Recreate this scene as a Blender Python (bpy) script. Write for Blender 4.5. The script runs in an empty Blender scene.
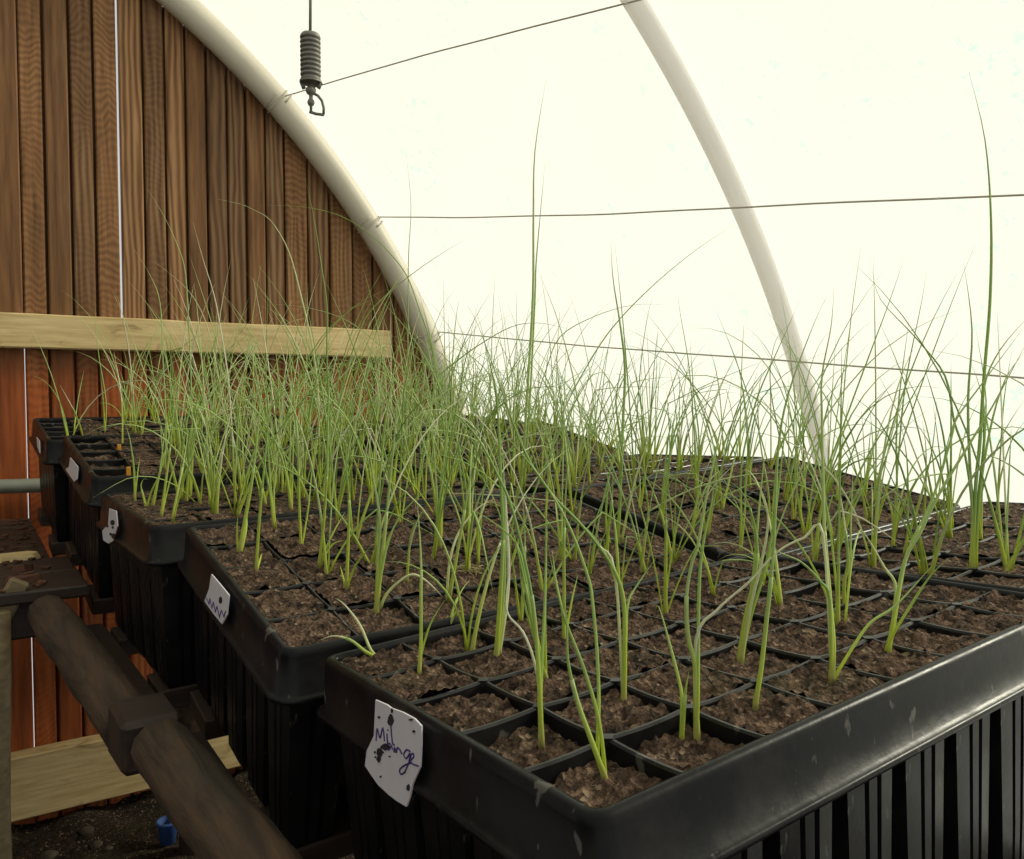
import bpy, math, random
from mathutils import Vector, Matrix, noise
# ---------------------------------------------------------------- camera, world, sun, exposure
C = 0.07                       # one tray cell (m); coordinates below are in cells: x along the plank wall, y away, z up from the eye
EYE = 16.0                     # eye height above the ground, in cells
F, CX, CY = 820.0, 512.0, 429.5
PITCH = math.atan(34.5 / F)
YAW = math.radians(33.5)
scene = bpy.context.scene
cam_data = bpy.data.cameras.new('camera'); cam = bpy.data.objects.new('camera', cam_data)
scene.collection.objects.link(cam); scene.camera = cam
cam_data.sensor_width = 36.0; cam_data.lens = 36.0 * F / 1024.0; cam_data.clip_start = 0.01
cam.location = (0, 0, EYE * C); cam.rotation_euler = (math.pi / 2 - PITCH, 0, -YAW)
world = bpy.data.worlds.new('overcast_sky'); scene.world = world; world.use_nodes = True
wn = world.node_tree.nodes['Background']; wn.inputs['Color'].default_value = (0.97, 0.98, 0.96, 1); wn.inputs['Strength'].default_value = 0.75
sun_data = bpy.data.lights.new('sun', 'SUN'); sun = bpy.data.objects.new('sun', sun_data); scene.collection.objects.link(sun)
sun_data.energy = 6.6; sun_data.angle = math.radians(12); sun_data.color = (1.0, 0.95, 0.84)
sun.rotation_euler = Vector((-0.82, 0.26, -0.50)).to_track_quat('-Z', 'Y').to_euler()
scene.view_settings.view_transform = 'Standard'; scene.view_settings.look = 'None'
scene.view_settings.gamma = 1.0; scene.view_settings.use_curve_mapping = False
scene.view_settings.exposure = -0.2
scene.cycles.max_bounces = 8; scene.cycles.transparent_max_bounces = 12
scene.cycles.use_denoising = True
scene.cycles.sample_clamp_indirect = 6.0

rnd = random.Random(7)
# ---------------------------------------------------------------- helpers
def W(x, y, z): return Vector((x, y, z + EYE)) * C
def ray(u, v):                 # direction (cells) of the line of sight through a pixel
    p = ((u - CX) / F, (v - CY) / F, 1.0)
    c, s = math.cos(PITCH), math.sin(PITCH)
    q = (p[0], p[1] * c + p[2] * s, -p[1] * s + p[2] * c)
    cy, sy = math.cos(YAW), math.sin(YAW)
    return Vector((cy * q[0] + sy * q[2], -sy * q[0] + cy * q[2], -q[1]))
def at(u, v, depth): return ray(u, v) * depth            # point at a camera depth (cells)
def on_plane(u, v, p0, n):
    r = ray(u, v); return r * (p0.dot(n) / r.dot(n))
def depth_of(p):
    f = Vector((math.sin(YAW) * math.cos(PITCH), math.cos(YAW) * math.cos(PITCH), -math.sin(PITCH)))
    return p.dot(f)
def link(o, parent=None):
    scene.collection.objects.link(o)
    if parent: o.parent = parent
    return o
def tag(o, label=None, cat=None, group=None, kind=None):
    if label: o['label'] = label
    if cat: o['category'] = cat
    if group: o['group'] = group
    if kind: o['kind'] = kind
    return o
def empty(name, loc, label, cat, group=None, mat=None):
    o = bpy.data.objects.new(name, None); link(o); o.empty_display_size = 0.05
    if mat is not None: o.matrix_world = mat
    else: o.location = loc
    return tag(o, label, cat, group)

class MB:                      # collects geometry and links it as one mesh object
    def __init__(s): s.v = []; s.f = []; s.col = []; s.cur = None
    def add(s, vs, fs):
        n = len(s.v); s.v += [tuple(v) for v in vs]; s.f += [tuple(i + n for i in f) for f in fs]
        if s.cur is not None: s.col += [s.cur] * len(vs)
    def box(s, lo, hi, ch=0.0, M=None):
        x0, y0, z0 = lo; x1, y1, z1 = hi
        if ch <= 0:
            vs = [(x, y, z) for z in (z0, z1) for y in (y0, y1) for x in (x0, x1)]
            fs = [(0, 2, 3, 1), (4, 5, 7, 6), (0, 1, 5, 4), (2, 6, 7, 3), (0, 4, 6, 2), (1, 3, 7, 5)]
        else:
            vs, idx = [], {}
            def V(k, p):
                if k not in idx: idx[k] = len(vs); vs.append(p)
                return idx[k]
            lo_, hi_ = (x0, y0, z0), (x1, y1, z1)
            def corner(sx, sy, sz, ax):     # corner vertex lying on the face of axis ax
                p = []
                for i, sg in enumerate((sx, sy, sz)):
                    base = hi_[i] if sg > 0 else lo_[i]
                    p.append(base if i == ax else base - sg * ch)
                return V((sx, sy, sz, ax), tuple(p))
            fs = []
            for ax in range(3):
                o1, o2 = [i for i in range(3) if i != ax]
                for sg in (-1, 1):
                    loop = []
                    for a_, b_ in ((-1, -1), (1, -1), (1, 1), (-1, 1)):
                        t = [0, 0, 0]; t[ax] = sg; t[o1] = a_; t[o2] = b_; loop.append(corner(*t, ax))
                    flip = (sg < 0) != (ax == 1)
                    fs.append(tuple(reversed(loop)) if flip else tuple(loop))
            for ax in range(3):             # edges running along ax
                o1, o2 = [i for i in range(3) if i != ax]
                for a_ in (-1, 1):
                    for b_ in (-1, 1):
                        t0 = [0, 0, 0]; t0[o1] = a_; t0[o2] = b_; t1 = list(t0); t0[ax] = -1; t1[ax] = 1
                        fs.append((corner(*t0, o1), corner(*t1, o1), corner(*t1, o2), corner(*t0, o2)))
            for sx in (-1, 1):
                for sy in (-1, 1):
                    for sz in (-1, 1): fs.append((corner(sx, sy, sz, 0), corner(sx, sy, sz, 1), corner(sx, sy, sz, 2)))
        if M is not None: vs = [tuple(M @ Vector(v)) for v in vs]
        s.add(vs, fs)
    def tube(s, pts, rad, n=8, cap=True, cols=None):
        pts = [Vector(p) for p in pts]; m = len(pts)
        if not hasattr(rad, '__len__'): rad = [rad] * m
        t = [(pts[min(i + 1, m - 1)] - pts[max(i - 1, 0)]).normalized() for i in range(m)]
        up = Vector((0, 0, 1)) if abs(t[0].z) < 0.9 else Vector((1, 0, 0))
        nrm = (up - t[0] * up.dot(t[0])).normalized()
        vs = []
        for i in range(m):
            nrm = (nrm - t[i] * nrm.dot(t[i]))
            nrm = nrm.normalized() if nrm.length > 1e-6 else t[i].orthogonal().normalized()
            b = t[i].cross(nrm)
            for k in range(n):
                a = 2 * math.pi * k / n
                vs.append(pts[i] + (nrm * math.cos(a) + b * math.sin(a)) * rad[i])
        fs = [(i * n + k, i * n + (k + 1) % n, (i + 1) * n + (k + 1) % n, (i + 1) * n + k) for i in range(m - 1) for k in range(n)]
        if cap: fs += [tuple(range(n - 1, -1, -1)), tuple((m - 1) * n + k for k in range(n))]
        s.add(vs, fs)
        if cols is not None: s.col += [c for c in cols for k in range(n)]
    def lathe(s, prof, n=24, loc=(0, 0, 0)):
        vs = [(loc[0] + r * math.cos(2 * math.pi * k / n), loc[1] + r * math.sin(2 * math.pi * k / n), loc[2] + z) for r, z in prof for k in range(n)]
        m = len(prof)
        fs = [(i * n + k, i * n + (k + 1) % n, (i + 1) * n + (k + 1) % n, (i + 1) * n + k) for i in range(m - 1) for k in range(n)]
        s.add(vs, fs)
    def mesh(s, name, mat, smooth=False):
        me = bpy.data.meshes.new(name); me.from_pydata(s.v, [], s.f)
        if s.col and len(s.col) == len(s.v):
            a = me.color_attributes.new('tint', 'FLOAT_COLOR', 'POINT')
            a.data.foreach_set('color', [x for c in s.col for x in (c[0], c[1], c[2], 1.0)])
        if mat: me.materials.append(mat)
        if smooth: me.polygons.foreach_set('use_smooth', [True] * len(me.polygons))
        me.update(); return me
    def build(s, name, mat, parent=None, smooth=False, loc=None):
        o = bpy.data.objects.new(name, s.mesh(name, mat, smooth)); link(o, parent)
        if loc is not None: o.location = loc
        return o

# ---------------------------------------------------------------- materials
class NT:
    def __init__(s, name):
        s.m = bpy.data.materials.new(name); s.m.use_nodes = True; s.t = s.m.node_tree; s.t.nodes.clear()
        s.out = s.t.nodes.new('ShaderNodeOutputMaterial')
    def n(s, typ, ins=None, **kw):
        nd = s.t.nodes.new(typ)
        for k, v in kw.items(): setattr(nd, k, v)
        for k, v in (ins or {}).items():
            sock = nd.inputs[k]
            if isinstance(v, bpy.types.NodeSocket): s.t.links.new(v, sock)
            else: sock.default_value = v
        return nd
    def ramp(s, fac, stops):
        r = s.n('ShaderNodeValToRGB', {'Fac': fac}); e = r.color_ramp.elements
        while len(e) < len(stops): e.new(0.5)
        for el, (p, c) in zip(e, stops): el.position = p; el.color = (c if hasattr(c, '__len__') else (c, c, c)) + ((1,) if not hasattr(c, '__len__') or len(c) == 3 else ()) if hasattr(c, '__len__') else (c, c, c, 1)
        return r.outputs['Color']
    def coords(s, scale=(1, 1, 1), space='Object'):
        tc = s.n('ShaderNodeTexCoord'); mp = s.n('ShaderNodeMapping', {'Vector': tc.outputs[space], 'Scale': scale}); return mp.outputs['Vector']
    def noise(s, vec, scale, detail=4, rough=0.55, dist=0.0):
        return s.n('ShaderNodeTexNoise', {'Vector': vec, 'Scale': scale, 'Detail': detail, 'Roughness': rough, 'Distortion': dist}).outputs['Fac']
    def mix(s, f, a, b, mode='MIX'):
        nd = s.n('ShaderNodeMix', data_type='RGBA', blend_type=mode)
        for k, v in ((0, f), (6, a), (7, b)):
            if isinstance(v, bpy.types.NodeSocket): s.t.links.new(v, nd.inputs[k])
            else: nd.inputs[k].default_value = v if k == 0 else tuple(v) + (1,)
        return nd.outputs[2]
    def math(s, op, a, b=0.0):
        nd = s.n('ShaderNodeMath', operation=op)
        for k, v in ((0, a), (1, b)):
            if isinstance(v, bpy.types.NodeSocket): s.t.links.new(v, nd.inputs[k])
            else: nd.inputs[k].default_value = v
        return nd.outputs[0]
    def bump(s, h, strength=0.4, dist=0.01):
        return s.n('ShaderNodeBump', {'Height': h, 'Strength': strength, 'Distance': dist}).outputs['Normal']
    def pbr(s, col, rough=0.6, normal=None, metal=0.0, spec=0.5):
        ins = {'Base Color': col if isinstance(col, bpy.types.NodeSocket) else tuple(col) + (1,), 'Roughness': rough, 'Metallic': metal, 'Specular IOR Level': spec}
        if normal is not None: ins['Normal'] = normal
        p = s.n('ShaderNodeBsdfPrincipled', ins); s.t.links.new(p.outputs[0], s.out.inputs[0]); return s.m
    def attr(s, name='tint'): return s.n('ShaderNodeAttribute', attribute_name=name).outputs['Color']

def mat_black_plastic(name='black_plastic', spec=0.15):
    t = NT(name); v = t.coords()
    dust = t.ramp(t.noise(v, 26, 5, 0.6), [(0.46, 0.0), (0.72, 1.0)])
    marks = t.ramp(t.noise(t.coords((1, 1, 0.45)), 70, 3, 0.5), [(0.665, 0.0), (0.70, 1.0)])
    c = t.mix(t.math('MULTIPLY', dust, 0.35), (0.006, 0.006, 0.007), (0.030, 0.026, 0.023))
    c = t.mix(t.math('MULTIPLY', marks, 0.45), c, (0.16, 0.15, 0.13))
    r = t.math('ADD', t.math('MULTIPLY', dust, 0.15), 0.30)
    return t.pbr(c, r, t.bump(t.noise(v, 90, 3), 0.12, 0.002), spec=spec)
def mat_soil(name, dark=1.0):
    t = NT(name); v = t.coords()
    n1 = t.noise(v, 95, 6, 0.7); vo = t.n('ShaderNodeTexVoronoi', {'Vector': v, 'Scale': 260.0}).outputs
    big = t.noise(v, 9, 3)
    c = t.ramp(n1, [(0.36, (0.010 * dark, 0.007 * dark, 0.005 * dark)), (0.50, (0.098 * dark, 0.056 * dark, 0.035 * dark)), (0.72, (0.31 * dark, 0.20 * dark, 0.13 * dark))])
    chips = t.ramp(t.n('ShaderNodeSeparateColor', {'Color': vo['Color']}).outputs[0], [(0.95, 0.0), (0.97, 1.0)])
    c = t.mix(t.math('MULTIPLY', chips, 0.7), c, (0.36, 0.26, 0.17))
    moss = t.ramp(big, [(0.55, 0.0), (0.72, 1.0)])
    c = t.mix(t.math('MULTIPLY', moss, 0.35), c, (0.06, 0.065, 0.018))
    h = t.math('ADD', t.math('MULTIPLY', vo['Distance'], 0.7), n1)
    return t.pbr(c, 0.9, t.bump(h, 1.0, 0.010), spec=0.25)
def mat_planks():
    t = NT('stained_planks'); tint = t.attr()
    sep = t.n('ShaderNodeSeparateColor', {'Color': tint}).outputs
    tc = t.n('ShaderNodeTexCoord').outputs['Object']
    off = t.n('ShaderNodeCombineXYZ', {'X': t.math('MULTIPLY', sep[0], 31.0), 'Y': t.math('MULTIPLY', sep[1], 17.0), 'Z': t.math('MULTIPLY', sep[2], 23.0)}).outputs[0]
    p = t.n('ShaderNodeVectorMath', {0: tc, 1: off}, operation='ADD').outputs[0]
    p1 = t.n('ShaderNodeMapping', {'Vector': p, 'Scale': (1, 1, 0.06)}).outputs[0]
    p2 = t.n('ShaderNodeMapping', {'Vector': p, 'Scale': (1, 1, 0.16)}).outputs[0]
    fine = t.noise(p1, 70, 5, 0.6)
    rings = t.n('ShaderNodeTexWave', {'Vector': p2, 'Scale': 22.0, 'Distortion': 9.0, 'Detail': 2.0, 'Detail Scale': 0.7}, wave_type='RINGS', rings_direction='SPHERICAL').outputs['Fac']
    g = t.math('ADD', t.math('MULTIPLY', fine, 0.6), t.math('MULTIPLY', rings, t.math('MULTIPLY', sep[0], 0.45)))
    sx = t.n('ShaderNodeSeparateXYZ', {'Vector': p}).outputs
    wob = t.noise(t.n('ShaderNodeMapping', {'Vector': p, 'Scale': (16, 1, 5)}).outputs[0], 1.0, 2, 0.5)
    ph = t.math('ADD', t.math('MULTIPLY', sx['Z'], 330.0), t.math('MULTIPLY', wob, 34.0))
    curl = t.math('ADD', t.math('MULTIPLY', t.math('SINE', ph), 0.5), 0.5)
    patch = t.ramp(t.noise(t.n('ShaderNodeMapping', {'Vector': p, 'Scale': (3, 1, 3.2)}).outputs[0], 1.0, 2, 0.5), [(0.35, 0.15), (0.62, 1.0)])
    gate = t.math('MULTIPLY', t.ramp(sep[2], [(0.62, 0.0), (0.66, 1.0)]), patch)
    gc = t.math('ADD', t.math('MULTIPLY', fine, 0.62), t.math('MULTIPLY', curl, 0.16))
    g = t.math('ADD', t.math('MULTIPLY', g, t.math('SUBTRACT', 1.0, gate)), t.math('MULTIPLY', gc, gate))
    up = t.ramp(g, [(0.12, (0.045, 0.020, 0.008)), (0.42, (0.22, 0.105, 0.043)), (0.85, (0.44, 0.26, 0.13))])
    lowc = t.ramp(g, [(0.12, (0.07, 0.015, 0.004)), (0.42, (0.34, 0.086, 0.022)), (0.85, (0.50, 0.18, 0.058))])
    z = t.n('ShaderNodeSeparateXYZ', {'Vector': tc}).outputs['Z']
    zz = t.math('ADD', z, t.math('MULTIPLY', t.noise(p, 7, 2), 0.10))
    k = t.ramp(t.math('SUBTRACT', zz, (EYE + 1.5) * C - 0.5), [(0.47, 0.0), (0.62, 1.0)])
    c = t.mix(k, lowc, up)
    c = t.mix(t.math('MULTIPLY', sep[1], 0.55), c, (0.03, 0.016, 0.010))
    weather = t.ramp(t.noise(p2, 16, 4, 0.6), [(0.60, 0.0), (0.78, 1.0)])
    c = t.mix(t.math('MULTIPLY', weather, 0.30), c, (0.30, 0.22, 0.13))
    return t.pbr(c, 0.6, t.bump(g, 0.2, 0.003), spec=0.2)
def mat_pale_wood(name, a, b, dark):
    t = NT(name)
    p = t.coords((0.08, 1, 1)); f = t.noise(p, 90, 5, 0.6, 0.3)
    kn = t.noise(t.coords((0.5, 1, 1)), 14, 3, 0.6, 1.2)
    c = t.ramp(f, [(0.3, a), (0.7, b)])
    c = t.mix(t.ramp(kn, [(0.60, 0.0), (0.74, 0.8)]), c, dark)
    return t.pbr(c, 0.6, t.bump(f, 0.3, 0.003))
def mat_log():
    t = NT('rough_log'); p = t.coords((1, 0.1, 1)); f = t.noise(p, 60, 5, 0.65, 0.4); g = t.noise(t.coords(), 13, 4)
    c = t.ramp(f, [(0.3, (0.010, 0.006, 0.003)), (0.68, (0.085, 0.046, 0.022))])
    c = t.mix(t.ramp(g, [(0.5, 0.0), (0.7, 0.75)]), c, (0.035, 0.03, 0.02))
    return t.pbr(c, 0.8, t.bump(f, 0.6, 0.006))
def mat_plain(name, col, rough=0.5, metal=0.0, var=0.3, scale=25):
    t = NT(name); v = t.coords(); f = t.noise(v, scale, 4)
    c = t.mix(t.math('MULTIPLY', f, var), col, tuple(x * 0.45 for x in col))
    return t.pbr(c, rough, t.bump(f, 0.08, 0.002), metal)
def mat_film():
    t = NT('polythene_film'); v = t.coords()
    m1 = t.ramp(t.noise(v, 3.2, 5, 0.6), [(0.40, 0.0), (0.70, 1.0)])
    m2 = t.ramp(t.noise(v, 34, 4, 0.7), [(0.54, 0.0), (0.66, 1.0)])
    c = t.mix(t.math('MULTIPLY', t.math('MULTIPLY', m1, m2), 0.9), (0.74, 0.755, 0.66), (0.42, 0.68, 0.64))
    tl = t.n('ShaderNodeBsdfTranslucent', {'Color': c}); df = t.n('ShaderNodeBsdfDiffuse', {'Color': c})
    tr = t.n('ShaderNodeBsdfTransparent', {'Color': (0.94, 0.95, 0.85, 1)})
    a = t.n('ShaderNodeMixShader', {0: 0.18, 1: tl.outputs[0], 2: df.outputs[0]})
    b = t.n('ShaderNodeMixShader', {0: 0.45, 1: a.outputs[0], 2: tr.outputs[0]})
    t.t.links.new(b.outputs[0], t.out.inputs[0]); return t.m
def mat_leaf():
    t = NT('grass_blade'); c = t.attr()
    f = t.noise(t.coords((1, 1, 0.2)), 160, 3)
    c = t.mix(t.math('MULTIPLY', f, 0.25), c, (0.16, 0.24, 0.05))
    d = t.n('ShaderNodeBsdfPrincipled', {'Base Color': c, 'Roughness': 0.42, 'Specular IOR Level': 0.5})
    tl = t.n('ShaderNodeBsdfTranslucent', {'Color': c})
    m = t.n('ShaderNodeMixShader', {0: 0.35, 1: d.outputs[0], 2: tl.outputs[0]})
    t.t.links.new(m.outputs[0], t.out.inputs[0]); return t.m
def mat_white_pipe():
    t = NT('white_pipe'); d = t.n('ShaderNodeBsdfDiffuse', {'Color': (0.86, 0.84, 0.82, 1)}); tl = t.n('ShaderNodeBsdfTranslucent', {'Color': (0.92, 0.90, 0.88, 1)})
    m = t.n('ShaderNodeMixShader', {0: 0.5, 1: d.outputs[0], 2: tl.outputs[0]}); t.t.links.new(m.outputs[0], t.out.inputs[0]); return t.m
BLACK = mat_black_plastic(); WORN = mat_black_plastic('worn_black_plastic', 0.40); SOIL = mat_soil('potting_soil'); EARTH = mat_soil('earth_floor', 0.3); PLANK = mat_planks()
PALE = mat_pale_wood('new_timber', (0.42, 0.29, 0.12), (0.64, 0.49, 0.25), (0.16, 0.09, 0.035)); LOG = mat_log(); FILM = mat_film(); LEAF = mat_leaf()
BOARD = mat_pale_wood('dark_board', (0.014, 0.008, 0.005), (0.040, 0.019, 0.011), (0.01, 0.006, 0.004))
PIPE = mat_plain('hoop_pipe', (0.60, 0.55, 0.45), 0.5, 0.0, 0.5, 9); PIPE2 = mat_plain('grey_pipe', (0.20, 0.21, 0.17), 0.5, 0.0, 0.6, 30); WHITEPIPE = mat_white_pipe()
WIRE = mat_plain('rusty_wire', (0.48, 0.43, 0.36), 0.6, 0.0); IRON = mat_plain('dull_iron', (0.20, 0.19, 0.16), 0.5, 0.3, 0.5, 60)
PAPER = mat_plain('sticker_paper', (0.62, 0.58, 0.62), 0.6, 0, 0.25, 60); INK = mat_plain('purple_ink', (0.045, 0.020, 0.16), 0.6); DIRT = mat_plain('dirt', (0.015, 0.012, 0.012), 0.9)
YELLOW = mat_plain('orange_tag', (0.62, 0.27, 0.02), 0.5); BLUE = mat_plain('blue_plastic', (0.03, 0.09, 0.30), 0.5); BARK = mat_plain('bark_chip', (0.11, 0.040, 0.018), 0.8, 0, 0.8, 50)

# ---------------------------------------------------------------- setting
GZ = -EYE
def ground():
    m = MB(); nx, ny = 110, 110; x0, x1, y0, y1 = -34, 24, -26, 40
    vs = []
    for j in range(ny + 1):
        for i in range(nx + 1):
            y = y0 + (y1 - y0) * j / ny; x1 = 18.2 + max(0.0, 34.4 - y) * 0.21; x = x0 + (x1 - x0) * i / nx
            vs.append(W(x, y, GZ + 0.5 * noise.noise((x * 0.5, y * 0.5, 0)) + 0.25 * noise.noise((x * 2, y * 2, 5))))
    fs = [(j * (nx + 1) + i, j * (nx + 1) + i + 1, (j + 1) * (nx + 1) + i + 1, (j + 1) * (nx + 1) + i) for j in range(ny) for i in range(nx)]
    m.add(vs, fs); return tag(m.build('floor', EARTH, smooth=True), 'dark bare earth floor under the bench', 'floor', kind='structure')
ground()
WX, WY = 2.03, 34.37                         # plane of the end hoop
HX, HZ, HR = WX - 13.02, -11.14, 32.10       # centre and radius of the end hoop
AXIS = Vector((4.06, -17.46, -2.02))         # one bay of the tunnel, coming towards the camera
def hoop_pt(ang, r=HR, bay=0.0): return Vector((HX + r * math.cos(ang), WY, HZ + r * math.sin(ang))) + AXIS * bay
def cover(name, lo, hi, n, mat, label):
    m = MB(); k = 60; bays = 3.1; vs = []
    a0, a1 = math.radians(lo), math.radians(hi)
    for j in range(k + 1):
        for i in range(n + 1):
            b = -0.03 + bays * j / k; a = a0 + (a1 - a0) * i / n
            sag = 0.10 + 0.10 * noise.noise((a * 6, b * 5, 0)) * min(1.0, 4 * abs(b))
            vs.append(W(*hoop_pt(a, HR + 0.55 + sag, b)))
    fs = [(j * (n + 1) + i, j * (n + 1) + i + 1, (j + 1) * (n + 1) + i + 1, (j + 1) * (n + 1) + i) for j in range(k) for i in range(n)]
    m.add(vs, fs); return tag(m.build(name, mat, smooth=True), label, 'cover', kind='structure')
cover('wall_right', -11, 152, 122, FILM, 'translucent white plastic tunnel cover')
cover('shade_wall_left', 152, 191, 32, mat_plain('shade_wall_dark', (0.035, 0.025, 0.018), 0.8), 'unseen dark low side added to block light, opposite the white plastic')  # unseen opaque side, added to cut the light reaching the bench from the left
def hoop(name, bay, rad, mat, label, r=HR):
    m = MB(); a0, a1 = math.radians(-10), math.radians(190)
    m.tube([W(*hoop_pt(a0 + (a1 - a0) * i / 120, r, bay)) for i in range(121)], rad * C, 14)
    return tag(m.build(name, mat, smooth=True), label, 'hoop')
hoop('tunnel_hoop', 0, 0.56, PIPE, 'thick weathered pipe arch along the edge of the plank wall')
hoop('tunnel_hoop', 1.0, 0.30, WHITEPIPE, 'thin pale grey arch running down the white plastic', HR + 0.28)
# plank wall: boards between the sightings of their joints
def wallx(u, v=120): return on_plane(u, v, Vector((0, WY + 0.62, 0)), Vector((0, 1, 0))).x
joints = [wallx(u) for u in (19, 44, 70, 94, 118.7, 143.6, 165.6, 186, 206.6, 227, 246, 265, 284)]
while joints[-1] < 21.0: joints.append(joints[-1] + rnd.uniform(0.98, 1.10))
while joints[0] > -27: joints.insert(0, joints[0] - rnd.uniform(1.0, 1.12))
slit = wallx(118.7)
low_slit = min(range(len(joints)), key=lambda q: abs(joints[q] - wallx(22, 440)))
def planks():
    m = MB()
    for x0, x1 in zip(joints, joints[1:]):
        gap = 0.02 if abs(x0 - joints[low_slit]) < 0.1 else 0.045; right = 0.02 if abs(x1 - joints[low_slit]) < 0.1 else 0.045
        if abs(x1 - slit) < 0.3: right = 0.055
        xa, xb = x0 + gap * (1.0 if abs(x0 - slit) > 0.3 else 1.1), x1 - right
        y0 = WY + 0.62 + rnd.uniform(-0.05, 0.05); y1 = y0 + 0.30
        def top(x): return HZ + math.sqrt(max(0.1, (HR - 0.0) ** 2 - (x - HX) ** 2)) if abs(x - HX) < HR - 0.1 else None
        ta, tb = top(xa), top(xb)
        if ta is None or tb is None: continue
        zb = GZ - 0.4; c = 0.05
        if min(ta, tb) < zb + 1: continue
        m.cur = (rnd.random(), rnd.random() ** 2, rnd.random())
        prof = [(xa, y1), (xa, y0 + c), (xa + c, y0), (xb - c, y0), (xb, y0 + c), (xb, y1)]
        tz = [ta + (tb - ta) * (x - xa) / (xb - xa) for x, y in prof]
        vs = [W(x, y, zb) for x, y in prof] + [W(x, y, z) for (x, y), z in zip(prof, tz)]
        n = len(prof)
        m.add(vs, [(k, (k + 1) % n, n + (k + 1) % n, n + k) for k in range(n)] + [tuple(range(n)), tuple(range(2 * n - 1, n - 1, -1))])
    return m
tag(planks().build('wall_back', PLANK), 'end wall of narrow upright stained planks', 'wall', kind='structure')
def battens():                                # tongues that close most joints between the boards
    m = MB()
    for k, x in enumerate(joints[1:-1]):
        if abs(x - HX) > HR - 1.5: continue
        z = HZ + math.sqrt(HR ** 2 - (abs(x - HX) + 0.2) ** 2) - 0.1
        m.cur = (0.2, 0.9, 0.3); zb = GZ - 0.3
        if abs(x - slit) < 0.3: z = 1.8
        if abs(x - joints[low_slit]) < 0.1: zb = 1.9
        m.box(W(x - 0.15, WY + 0.97, zb), W(x + 0.15, WY + 1.03, z))
    return m
tag(battens().build('trim_1', PLANK), 'dark tongues closing the joints of the plank wall', 'trim', kind='structure')
def rail(name, x0, x1, z0, z1, y0, label):
    m = MB(); vs = []; n = 40
    for i in range(n + 1):
        x = x0 + (x1 - x0) * i / n; w = 0.03 * noise.noise((x * 0.7, z0, 0)); c = 0.05
        for (yy, zz) in ((y0, z0 + c), (y0, z1 - c), (y0 + c, z1), (WY + 0.60, z1), (WY + 0.60, z0), (y0 + c, z0)): vs.append(W(x, yy, zz + w))
    fs = [(i * 6 + k, i * 6 + (k + 1) % 6, (i + 1) * 6 + (k + 1) % 6, (i + 1) * 6 + k) for i in range(n) for k in range(6)]
    fs += [tuple(range(5, -1, -1)), tuple(n * 6 + k for k in range(6))]
    m.add(vs, fs); return tag(m.build(name, PALE), label, 'rail')
rail('timber_rail', -19, 16.1, 1.70, 2.95, WY + 0.02, 'pale timber rail across the plank wall above the grass')
rail('timber_rail', -19, 19.0, -15.5, -13.15, WY - 0.1, 'pale timber rail low on the plank wall near the ground')
m = MB(); m.tube([W(-20 + 26 * i / 20, WY - 0.1, -3.24 + 0.05 * math.sin(i)) for i in range(21)], 0.26 * C, 12)
tag(m.build('water_pipe', PIPE2, smooth=True), 'grey green pipe running along the plank wall behind the farthest tray', 'pipe')

# ---------------------------------------------------------------- trays
TRAYS = {
 'T1': ((3.618,4.402,-2.970),(0.0258,0.0483,-0.0352)),
 'T2': ((3.163,9.781,-3.121),(0.0189,0.0102,0.1760)),
 'T3': ((2.642,15.250,-2.279),(0.0423,0.0121,0.0151)),
 'T4': ((2.330,20.687,-1.857),(0.0328,-0.0189,0.1509)),
 'T5': ((1.833,26.189,-1.255),(0.0131,0.0013,0.1010)),
 'T6': ((12.176,4.632,-2.637),(0.0360,0.0516,-0.0558)),
 'T7': ((11.780,9.997,-3.033),(0.0442,0.0511,0.1783)),
 'T8': ((11.638,15.259,-2.202),(0.0998,0.0473,-0.0381)),
 'T9': ((11.170,21.133,-2.338),(0.0452,0.0409,0.2017)),
 'T10': ((10.35,26.832,-1.454),(0.0,0.0530,0.0329)),
}
TNAME = {'T1': 'the nearest tray', 'T2': 'the second stickered tray', 'T3': 'the third stickered tray', 'T4': 'the fourth stickered tray',
         'T5': 'the tray by the plank wall', 'T6': 'the first tray along the plastic', 'T7': 'the second tray along the plastic',
         'T8': 'the third tray along the plastic', 'T9': 'the fourth tray along the plastic', 'T10': 'the last tray along the plastic'}
TLABEL = {'T1': 'nearest black tray, corner towards us, white sticker with purple writing', 'T2': 'second black tray of the left row, behind the nearest tray',
          'T3': 'third black tray of the left row, small crumpled sticker on its side', 'T4': 'fourth black tray of the left row, standing a step higher than the third',
          'T5': 'farthest black tray of the left row, against the plank wall', 'T6': 'black tray right of the nearest tray, running out of the picture',
          'T7': 'second black tray of the right row, bare soil between its clumps', 'T8': 'third black tray of the right row, beside the white plastic',
          'T9': 'fourth black tray of the right row, tilted up under the wires', 'T10': 'farthest black tray of the right row, hidden in dense grass by the pipe arch'}
TDEPTH = 3.0
def axes(r):
    yaw, ta, tb = r
    a = Vector((math.cos(yaw) * math.cos(ta), math.sin(yaw) * math.cos(ta), math.sin(ta)))
    b = Vector((-math.sin(yaw) * math.cos(tb), math.cos(yaw) * math.cos(tb), math.sin(tb)))
    b = (b - a * a.dot(b)).normalized(); return a, b, a.cross(b)
AX = {k: (Vector(p),) + axes(r) for k, (p, r) in TRAYS.items()}
def tray_pt(k, i, j, h): p, a, b, n = AX[k]; return p + a * i + b * j + n * h
def tray_matrix(k):                           # origin: centre of the tray's underside
    p, a, b, n = AX[k]; o = W(*tray_pt(k, 4, 2.5, -TDEPTH))
    M = Matrix(((a.x, b.x, n.x, o.x), (a.y, b.y, n.y, o.y), (a.z, b.z, n.z, o.z), (0, 0, 0, 1))); return M
def L(i, j, h): return Vector(((i - 4) * C, (j - 2.5) * C, (h + TDEPTH) * C))     # lattice -> tray local
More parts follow.
